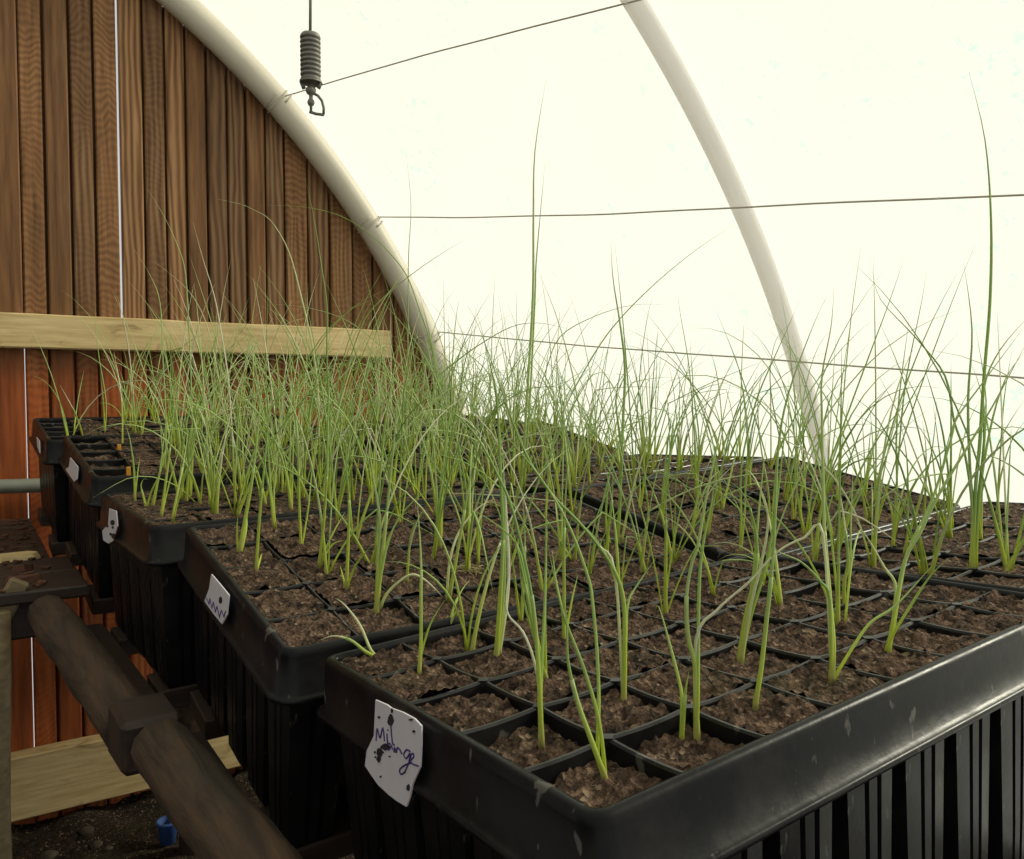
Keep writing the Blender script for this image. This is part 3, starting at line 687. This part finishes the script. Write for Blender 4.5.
def clump(k, i, j, height, nb, spread=0.16, bend=0.8, parts=True, seed=0, straw=0.27, lean_bias=None, rad=0.026):
    R = random.Random('%s %.3f %.3f %d' % (k, i, j, seed)); hs = soil_h(k, min(i, 7.97), min(j, 4.97)); O = tray_pt(k, i, j, hs - 0.05); P0_[0] = O
    leaves, sh, dry = MB(), MB(), MB()
    if not parts: sh = leaves
    gi = R.choice(GREENS); tallest = 0
    nst = max(1, nb // 3)
    stems = [(O + Vector((R.uniform(-0.13, 0.13), R.uniform(-0.13, 0.13), 0)) * (0 if nst == 1 else 1), R.uniform(0, 6.28)) for _ in range(nst)]
    for q in range(nb):
        sb, saz = stems[q % nst]; base = sb + Vector((R.gauss(0, 0.02), R.gauss(0, 0.02), 0))
        az = R.uniform(0, 2 * math.pi); lean = abs(R.gauss(0, spread)) + 0.02
        if lean_bias is not None and R.random() < 0.7: az = lean_bias + R.gauss(0, 0.5)
        ln = height * (1.0 if q == 0 else R.uniform(0.40, 1.0)); bd = bend * R.uniform(0.15, 1.5); isdry = R.random() < straw
        kink = R.randint(3, 7) if R.random() < 0.13 else None
        pts = gen_blade(R, base, ln, lean, az, bd, 10, kink); tallest = max(tallest, max(p.z for p in pts) - O.z)
        g = lerp(gi, R.choice(GREENS), R.random()); c = R.choice(STRAW) if isdry else g
        if isdry and R.random() < 0.5: c = lerp(c, g, 0.4)
        if q < nst: sheath_tube(sh, pts, R.uniform(0.8, 1.5), rad * (1.15 + 0.16 * nb / nst), rad * 0.95, c)
        tgt = dry if (isdry and parts) else leaves
        blade_mesh(tgt, pts, rad * R.uniform(0.75, 1.2), c, YEL, 4 if parts else 3, R.uniform(0.6, 1.5), (0.45, 0.36, 0.18) if R.random() < 0.25 else None)
    if not leaves.v: leaves, dry = dry, None
    size = 'tall' if tallest > 5.2 else 'short' if tallest < 2.6 else 'middling'
    return finish(k, i, j, leaves, sh if parts else None, dry, '%s %s' % (size, 'grass clump' if nb > 4 else 'grass seedling'), parts)
def traced(base, blades, desc, rad=0.028):     # a plant whose leaves follow the lines seen in the photograph, at its own distance
    hit = locate(*base)
    if not hit: print('no tray under', base); return
    d, k, i, j = hit; p, a, b, n = AX[k]; hs = soil_h(k, i, j); O = on_plane(base[0], base[1], tray_pt(k, 0, 0, hs - 0.02), n); P0_[0] = O - n * 0.04; z0 = depth_of(O)
    R = random.Random('%s%s' % base); leaves, sh, dry = MB(), MB(), MB(); g0 = R.choice(GREENS)
    for spec in blades:
        pts = spec[0] if isinstance(spec, tuple) else spec; isdry = isinstance(spec, tuple) and 's' in spec[1]
        rr = rad * 0.72 * (1.35 if isinstance(spec, tuple) and 'T' in spec[1] else 1.0); dd = R.uniform(-0.06, 0.06)
        raw = [Vector((base[0], base[1], 0))] if (Vector(pts[0]) - Vector(base)).length > 14 else []
        raw += [Vector((u, v, 0)) for u, v in pts]; sm = smooth_line(raw, 4); ln = len(sm)
        path = [at(q.x, q.y, z0 * (1 + dd * (t / ln) ** 1.3)) for t, q in enumerate(sm)]
        path[0] = path[0] - n * 0.05
        if spec is blades[0]: first = path
        c = R.choice(STRAW) if isdry else lerp(g0, R.choice(GREENS), 0.6)
        tgt = dry if isdry else leaves
        blade_mesh(tgt, path, rr * R.uniform(0.85, 1.1), c, YEL if not isdry else lerp(YEL, c, 0.5), 5, 1.0)
    sheath_tube(sh, first, 1.1 + 0.1 * len(blades), rad * (0.78 + 0.08 * len(blades)), rad * 0.70, g0)
    if not leaves.v: leaves, dry = dry, None
    finish(k, i, j, leaves, sh, dry, desc, True, True)

TR_ = traced
TR_((606, 780), [[(606, 780), (592, 742), (577, 700), (568, 660), (567, 625), (563, 590)], [(606, 780), (598, 755), (599, 700), (597, 650), (593, 605), (589, 580), (574, 537), (556, 501), (531, 465), (507, 437), (486, 412)], [(599, 720), (583, 666), (566, 622), (556, 585), (548, 545)]], 'two stalked seedling with one long arching leaf')
TR_((541.5, 746), [[(541.5, 746), (540, 700), (538, 660), (534, 613), (528, 575), (513, 511), (497, 473), (477, 437), (455, 414), (426, 396), (398, 370)], [(541, 700), (543, 640), (545, 600), (546, 560), (548, 520)], ([(539, 690), (534, 660), (523, 632), (508, 614), (507, 590), (512, 560)], 's')], 'single stalk seedling with a long leaf arching away')
TR_((697, 744), [[(697, 744), (696, 700), (695, 665), (688, 636), (686.6, 596), (692, 563), (698, 545), (706, 499), (720, 432), (732, 376)], [(697, 740), (698, 690), (699, 593), (703, 545), (712, 500), (716, 460)], ([(696, 640), (717, 610), (746, 584), (775, 555)], 's')], 'dark green seedling with tall straight leaves')
TR_((681, 744), [[(681, 744), (685, 695), (689, 672)], [(682, 700), (679, 680), (670, 645), (659, 607), (655, 612)]], 'short seedling with a bent leaf')
TR_((623.4, 703), [[(623.4, 703), (624.6, 665), (624, 604), (615, 572), (598, 545), (577, 520), (550, 492), (525, 452), (505, 400), (491, 360), (478, 325), (468, 306)], [(624, 690), (626, 640), (628, 604), (636, 587), (656, 558)], ([(615, 572), (598, 545), (577, 520), (550, 492)], 's')], 'seedling with a very long pale leaf leaning back')
TR_((739, 663), [[(739, 663), (745, 622), (754, 580), (757, 545), (752, 515), (742, 492), (725, 478)], [(741, 663), (750, 620), (762, 580), (770, 545), (777, 500), (784, 440), (790, 400)], [(742, 662), (748, 620), (755, 560), (758, 520), (766, 440)], ([(741, 663), (750, 610), (762, 560), (768, 520), (762, 492), (748, 474)], 's')], 'thick yellow footed clump with arching pale leaves', 0.03)
TR_((754.5, 708), [[(754.5, 708), (760.8, 671), (766.6, 619), (772.5, 564), (775, 520), (778, 451), (788, 395), (812.6, 327), (826, 298)]], 'slender seedling of one long upright leaf')
TR_((832, 681), [[(831.5, 681), (833, 645), (830, 603), (826, 555), (824, 518), (822, 421), (822, 376), (831, 327), (834, 288)], [(830, 600), (820, 581), (801, 562), (779, 552), (764, 538)], [(834, 678), (851, 650), (870, 623), (895, 606), (931, 567)], ([(823, 534), (804, 538), (776, 553), (744, 588), (724, 600)], 's')], 'seedling with upright stalk and a leaf bent flat')
TR_((887, 655), [[(887, 655), (893, 625), (900, 584), (908, 552), (933, 497), (951, 439), (957, 418), (981, 385), (1024, 327)], [(890, 640), (895, 610), (905, 560), (920, 533), (939, 494), (978, 430), (996, 400), (1028, 340)], [(890, 640), (912, 603), (931, 575), (948, 559)], ([(896, 590), (884, 567), (870, 542), (855, 520)], 's')], 'forked seedling with leaves spreading both ways')
TR_((845, 613), [([(845, 613), (844, 584), (848, 562), (844, 520), (838, 485), (832, 462)], 's'), [(846, 610), (850, 570), (851, 520), (853, 470)]], 'pale leaved upright seedling')
TR_((972, 571), [([(972, 571), (974, 520), (976, 480), (979.5, 445), (984, 376), (990, 300), (991, 220), (985, 140), (969, 72)], 'T'), [(975, 571), (974, 520), (970, 470), (968, 400), (972, 330), (964, 265)], [(970, 571), (972, 510), (965, 455), (954, 421), (945, 376), (917, 339), (881, 300), (872, 270)], [(973, 571), (978, 500), (984, 440), (984, 388), (1000, 350), (1030, 315)], [(976, 571), (979, 500), (990, 430), (1005, 380), (1026, 350)]], 'thick clump with the tallest leaf of all', 0.034)
TR_((950, 531), [[(950, 531), (951, 451), (951, 363)], [(953, 531), (948, 470), (940, 420), (922, 360)], [(947, 531), (941, 510), (938, 500)]], 'thick upright clump at the notch between trays', 0.034)
TR_((981, 542), [[(981, 542), (982, 480), (986, 400), (976, 330)], [(982, 542), (980, 500), (1000, 440), (1024, 400)]], 'upright seedling behind the tallest clump')
TR_((997, 515), [[(997, 515), (1000, 460), (1004, 400), (1012, 350)], [(998, 515), (1000, 480), (1012, 440), (1026, 420)]], 'seedling on the far edge by the plastic')
TR_((989, 523), [([(1010, 526), (989, 523), (962, 537), (938, 553)], 's')], 'flattened dry seedling lying over the soil') if False else None
TR_((904, 554), [[(904, 554), (910, 530), (920, 500), (932, 450), (937, 400)], [(905, 554), (908, 520), (907, 460), (900, 420)]], 'green seedling leaning outward')
TR_((892, 551), [[(892, 551), (895, 510), (899, 450), (906, 380), (922, 300), (926, 270)], [(893, 551), (897, 500), (897, 420), (909, 320)]], 'seedling of two long upright leaves')
TR_((922, 537), [[(922, 537), (925, 500), (926, 450), (922, 420)], [(923, 537), (916, 505)]], 'short seedling by the tray edge')
TR_((382, 660), [([(382, 660), (366, 652), (350, 640), (333, 636), (318, 641)], 's'), ([(382, 660), (371, 650), (360, 625), (345, 605), (335, 598)], 's')], 'collapsed pale seedling fallen over the tray rim')
TR_((419, 676), [[(419, 676), (421, 640), (421, 600), (421, 560), (419, 525), (417, 500)], [(420, 660), (430, 625), (445, 600)]], 'thin upright dark green seedling')
TR_((446, 628), [[(448, 640), (453, 610), (462, 590), (470, 580)], ([(450, 625), (456, 612), (462, 612)], 's')], 'small forked seedling')
TR_((496, 660), [[(496, 660), (500, 600), (503, 540), (501, 480), (497, 400), (489, 360), (482, 330)], [(497, 660), (504, 590), (505, 520), (503, 460)], ([(499, 655), (506, 610), (509, 570), (507, 520), (505, 480)], 's')], 'stout yellow footed seedling with thick upright leaves', 0.034)
TR_((547, 681), [[(547, 681), (538, 650), (530, 610), (520, 560), (512, 530), (500, 505)], [(546, 675), (538, 640), (528, 590), (517, 545), (490, 520), (462, 505)], [(546, 680), (545, 620), (546, 560), (546, 490)], [(545, 670), (535, 640), (524, 600), (519, 560)]], 'yellow based seedling with many narrow leaves')
TR_((564, 641), [[(564, 641), (564, 590), (564, 540), (566, 490), (570, 440)], [(565, 640), (572, 600), (578, 575)], [(564, 620), (556, 580), (552, 550)]], 'straight green seedling')
TR_((521, 625), [[(521, 625), (523, 590), (525, 540), (522, 490)], [(520, 620), (515, 580), (511, 550)]], 'short stalk seedling') 
TR_((376, 615), [[(376, 615), (380, 575), (385, 530), (390, 480), (395, 430), (398, 380)], [(376, 612), (378, 560), (380, 520), (372, 470), (368, 430)], ([(381, 605), (390, 590), (410, 575), (425, 580), (443, 597)], 's'), [(377, 600), (386, 550), (398, 520), (412, 510)]], 'thick stemmed seedling with a bent down pale leaf', 0.036)
TR_((346, 591), [[(346, 591), (348, 550), (349, 500), (346, 450), (350, 400)], [(347, 588), (356, 565), (372, 545)], [(345, 585), (340, 565)]], 'upright seedling with short side leaves')
TR_((319, 565), [[(319, 565), (324, 520), (327, 470), (328, 420), (330, 360)], [(320, 562), (332, 535), (345, 512)], [(321, 563), (332, 545), (345, 540)]], 'upright forked seedling')
TR_((301, 546), [[(301, 546), (299, 500), (298, 450), (292, 380), (285, 320)], [(302, 546), (308, 510), (312, 470), (318, 420)]], 'two stemmed upright seedling')
TR_((256, 573), [[(256, 573), (258, 540), (261, 500), (266, 450), (272, 380)], [(257, 570), (262, 553)]], 'lone upright seedling near the sticker side')
TR_((239, 554), [[(239, 554), (245, 520), (252, 480), (258, 430), (262, 380)], [(238, 552), (237, 530), (238, 515)], [(241, 552), (246, 530), (247, 510)]], 'tufted seedling near the sticker side', 0.034)
TR_((274, 530), [[(274, 526), (271, 500), (266, 470), (262, 440)], [(275, 526), (274, 490), (280, 440)], [(276, 526), (270, 480), (266, 400)]], 'orange footed clump of thin leaves')
TR_((449, 599), [[(449, 599), (456, 560), (463, 520), (470, 480), (476, 440)], ([(447, 598), (450, 560), (460, 530), (478, 508), (492, 500)], 's')], 'leaning seedling beside a pale moss patch', 0.034)
TR_((407, 583), [[(407, 583), (409, 550), (414, 525), (425, 512)], ([(407, 580), (410, 545), (420, 515), (426, 512)], 's')], 'drooping tipped seedling')
TR_((440, 547), [[(440, 547), (441, 500), (445, 450), (452, 400), (456, 350)], [(437, 547), (437, 500), (434, 450), (430, 400)], [(441, 540), (443, 480), (447, 410)]], 'bright yellow footed upright clump', 0.040)
TR_((478, 566), [[(478, 566), (480, 530), (484, 490), (498, 480)], [(478, 560), (477, 520), (474, 480)]], 'small bent leaf seedling')
TR_((617, 545), [([(617, 545), (620, 500), (623, 424), (625, 368), (620, 323), (613, 278), (611, 242)], 'T'), [(618, 545), (620, 500), (622, 450), (616, 400), (626, 350)], [(612, 550), (606, 520), (610, 470), (618, 440)], ([(622, 540), (628, 510), (638, 470), (652, 430)], 's')], 'tall thick footed clump rising above the wire', 0.036)
TR_((607, 563), [[(607, 563), (608, 530), (612, 500), (613, 460)], [(606, 560), (604, 540)]], 'yellow footed small clump', 0.034)
TR_((696, 499), [[(696, 499), (695, 450), (692, 400), (688, 359), (680, 312), (677, 288)], [(697, 499), (694, 460), (684, 440)], [(697, 499), (699, 440), (694, 396), (690, 340)]], 'yellow footed seedling alone on bare soil')
TR_((662, 522), [[(662, 522), (665, 490), (669, 460), (683, 418), (700, 390), (737, 381)], [(662, 520), (668, 480), (672, 440), (690, 400), (708, 384)], [(661, 520), (664, 480), (668, 440), (670, 420), (656, 396)], [(663, 515), (668, 470), (675, 430), (682, 400)]], 'dense green clump with leaves fanning over', 0.034)
TR_((654, 526), [[(650, 540), (648, 510), (646, 490), (641, 440)], [(649, 535), (640, 505)]], 'slender seedling in front of the seam')
TR_((640, 512), [[(640, 512), (643, 490), (648, 460), (660, 420), (683, 358), (697, 345)], [(639, 510), (640, 480), (636, 440)]], 'leaning green seedling')
TR_((740, 554), [[(740, 554), (741, 520), (741, 471), (748, 432), (759, 393), (780, 345), (800, 300)], [(741, 552), (745, 510), (748, 470), (770, 420), (790, 390)]], 'seedling with a long leaf leaning outward')
TR_((806, 536), [[(806, 536), (800, 510), (806, 470), (820, 440), (845, 426), (880, 424)], [(808, 536), (815, 500), (838, 440), (860, 380), (890, 300), (905, 255)], [(806, 535), (812, 490), (822, 430), (838, 380), (868, 345)], [(804, 536), (798, 500), (795, 470), (800, 430), (815, 380)]], 'bright green fan shaped clump', 0.034)
TR_((793, 520), [[(793, 520), (790, 480), (778, 430), (770, 380), (776, 340), (794, 320)], [(795, 520), (797, 470), (794, 420), (805, 370)]], 'clump with a hooked leaf tip')
TR_((770, 530), [[(770, 530), (768, 490), (760, 440), (758, 400), (764, 360)], [(771, 530), (775, 480), (780, 430)]], 'upright clump of narrow leaves')
TR_((620, 470), [[(620, 470), (600, 440), (570, 400), (556, 380)], [(621, 470), (626, 440), (640, 410)]], 'spreading seedling')
TR_((545, 520), [[(545, 520), (552, 450), (563, 412), (593, 356), (619, 320), (658, 281), (700, 247), (736, 224)], [(546, 520), (548, 470), (546, 430)]], 'seedling with the longest leaf arching over the plastic')
TR_((521, 492), [([(521, 492), (524, 450), (527, 400), (533, 297), (533.5, 218), (535, 151), (546, 80)], 'T'), [(524, 490), (530, 400), (535, 300), (536, 266), (540, 218), (545, 163)]], 'very tall stiff upright seedling', 0.040)
TR_((425, 500), [[(425, 500), (428, 440), (435, 384), (456, 362), (479, 345), (511, 327), (538, 323), (570, 329)], [(424, 500), (420, 440), (416, 400)]], 'seedling with a dark arching leaf')
TR_((520, 470), [[(520, 470), (530, 420), (546, 370), (560, 337), (593, 317), (633, 305), (669, 305)], [(521, 470), (518, 430)]], 'seedling with a flat topped arching leaf')
TR_((404, 485), [[(404, 478), (406, 420), (408, 337), (408.5, 258), (411, 206), (406, 151)], [(405, 478), (402, 440)]], 'tall upright seedling before the pipe arch')
TR_((330, 490), [[(330, 480), (340, 400), (360, 330), (380, 301), (423, 266), (467, 238)], [(331, 480), (326, 430)]], 'seedling with a straight leaf slanting across the arch')
TR_((320, 486), [([(320, 486), (319, 440), (318, 390), (312, 344), (301.5, 298), (289, 252), (271, 221), (253, 209.5), (240, 204), (217, 199)], 's'), [(321, 486), (324, 430)]], 'seedling with a thick pale leaf curling over the planks', 0.038)
TR_((441, 492), [[(441, 492), (440, 430), (434.6, 369.5), (429.5, 339), (419, 308), (406.5, 275), (386, 249), (363, 229), (337, 214.6), (304, 207), (260.5, 205)], [(442, 492), (446, 440)]], 'seedling with a long leaf curving across the pipe arch')
TR_((334, 500), [[(334, 500), (330, 430), (327, 359), (327, 308), (322, 270), (314, 218), (305, 178)], [(335, 500), (338, 440)]], 'seedling with a tall leaf before the planks')
TR_((432, 470), [[(432, 470), (425, 420), (409, 382), (394, 359), (363, 331), (337, 316), (304, 307), (271, 304)]], 'seedling with a long leaf laid over its neighbours')
TR_((228, 470), [([(228, 470), (225, 425), (219, 380), (208.5, 331), (198, 305), (183, 285), (155, 262)], 's'), [(229, 470), (231, 420)]], 'seedling with a pale leaf across the upper rail')
TR_((236, 505), [([(234, 480), (232, 430), (228, 377), (221, 331), (214, 295), (203, 259), (193, 222)], 's'), [(235, 480), (240, 430)]], 'seedling with a pale leaf up the planks')
TR_((190, 497), [[(190, 497), (192, 440), (190, 350), (185.5, 275), (178, 247), (165, 218), (147, 188)], [(191, 497), (185, 450), (180, 420)]], 'thin seedling with a leaf bending back before the planks')
TR_((165, 470), [[(165, 470), (166, 420), (163, 360), (160, 303), (150, 275), (134, 249)], [(164, 470), (160, 420)]], 'seedling with one leaf leaning across the planks')
TR_((122.5, 444), [([(122.5, 444), (121.5, 398), (114, 352)], 's')], 'yellow footed pale seedling')
TR_((105, 432), [[(105, 432), (103, 400), (100, 370)], [(105, 432), (106, 400), (98, 350), (95, 300)]], 'thin seedling by the planks')
TR_((83, 437), [([(83, 437), (76, 415), (60, 385)], 's'), [(74, 430), (78, 400), (84, 370)]], 'pale seedling leaning toward the empty end')
TR_((137, 503), [[(135, 500), (134, 470), (130, 440), (124, 420)], [(135, 498), (138, 470), (140, 458)]], 'short curled seedling at the stickered edge')
TR_((146, 507), [[(146, 507), (143, 495), (141, 485), (144, 479), (148, 480)], [(147, 506), (152, 490), (162, 470)]], 'small curled leaf seedling at the stickered edge')
TR_((152, 508), [[(152, 508), (158, 480), (168, 440), (176, 400)], [(153, 508), (160, 470), (166, 420)]], 'leaning seedling near the stickered edge')
TR_((161, 515), [[(161, 515), (166, 480), (172, 430), (176, 370)], [(162, 514), (170, 480), (182, 440)]], 'upright seedling near the tray corner')
TR_((172, 521), [[(172, 521), (178, 490), (184, 460), (188, 430)], [(173, 520), (184, 480), (196, 450)]], 'dark green seedling at the tray corner')
TR_((190, 497), [[(190, 497), (188, 450), (184, 400)], [(191, 497), (194, 440), (200, 390)]], 'thick footed upright clump', 0.034)
# ---- the stand of grass, one plant in most cells
DENS = {'T1': (0.0, 0.40), 'T2': (0.90, 0.90), 'T3': (0.95, 0.95), 'T4': (0.95, 0.95), 'T5': (0.85, 0.85), 'T6': (0.40, 0.40), 'T7': (0.58, 0.58), 'T8': (0.85, 0.85), 'T9': (0.95, 0.95), 'T10': (0.7, 0.7)}
HGT = {'T1': (2.2, 3.6), 'T2': (3.2, 5.2), 'T3': (3.6, 6.0), 'T4': (3.6, 6.2), 'T5': (3.0, 6.0), 'T6': (3.2, 5.6), 'T7': (3.4, 6.2), 'T8': (3.2, 6.0), 'T9': (3.4, 6.2), 'T10': (3.0, 5.5)}
NB = {'T1': (2, 4), 'T2': (3, 7), 'T3': (4, 8), 'T4': (4, 7), 'T5': (3, 6), 'T6': (3, 6), 'T7': (3, 7), 'T8': (3, 6), 'T9': (4, 7), 'T10': (4, 7)}
G_ = random.Random(21)
for k in TRAYS:
    for j in range(5):
        for i in range(8):
            pr = DENS[k][0] if j < 3 else DENS[k][1]; i_, j_ = i + G_.uniform(0.28, 0.72), j + G_.uniform(0.28, 0.72); x = G_.random()
            if k == 'T1': pr = 0.55 if (j >= 3 and i >= 1) else (0.25 if i >= 3 and j >= 1 else 0)
            if k == 'T2' and i == 0: pr = 0
            if k == 'T2' and i >= 5: pr = 0.45
            if k == 'T7' and i < 4: pr = 0.40
            if k == 'T2' and j == 0 and i < 4: pr = 0.5
            if k == 'T3' and i == 0: pr = 0
            if k == 'T4' and i == 0: pr = 0
            if k == 'T4' and i == 1: pr = 0.4
            if k == 'T5' and i < 2: pr = 0.25
            if k == 'T6' and i > 3 and j < 3: pr = 0
            if USED.get((k, i, j), 0) or x > pr: continue
            u_ = tray_pt(k, i_, j_, 0); h = G_.uniform(*HGT[k]); nb = G_.randint(*NB[k])
            if k in ('T3', 'T4', 'T5') and i < 3: h *= 0.85
            clump(k, i_, j_, h, nb, spread=0.20, bend=G_.uniform(0.4, 1.3), parts=k in ('T1', 'T2', 'T6', 'T7'), rad=0.021 if k not in ('T1', 'T2') else 0.018)
# small markers and litter on the soil
for k, i, j, lab in (('T4', 0.80, 0.35, 'orange marker peg in the front row of the fourth stickered tray'), ('T4', 1.05, 3.0, 'orange marker peg farther back in the fourth stickered tray')):
    o_ = tray_pt(k, i, j, -0.5); m = MB(); m.box((-0.05 * C, -0.02 * C, 0), (0.05 * C, 0.02 * C, 0.62 * C), 0.001); tag(m.build('marker_peg', YELLOW, loc=W(*o_)), lab, 'plant marker')

def moss(u, v, label):                         # a dry curled tuft lying on the soil
    d, k, i, j = locate(u, v); hs = soil_h(k, i, j); O = tray_pt(k, i, j, hs); R = random.Random(u); m = MB(); P0_[0] = O
    for e in range(46):
        a = R.uniform(0, 6.28); r = R.uniform(0, 0.22); b = O + Vector((r * math.cos(a), r * math.sin(a), 0.0)); az = R.uniform(0, 6.28)
        pts = gen_blade(R, b, R.uniform(0.18, 0.42), R.uniform(0.6, 1.4), az, R.uniform(0.5, 2.0), 5)
        blade_mesh(m, pts, 0.014, (0.50, 0.42, 0.20), (0.40, 0.33, 0.15), 3, 0.1)
    tag(m.build('dry_moss_tuft', LEAF, smooth=True, loc=W(*O)), label, 'moss tuft')
moss(466, 580, 'pale dry curled tuft lying on the soil beside the leaning seedling')
moss(492, 512, 'pale dry tuft lying on the soil among the dense stalks')
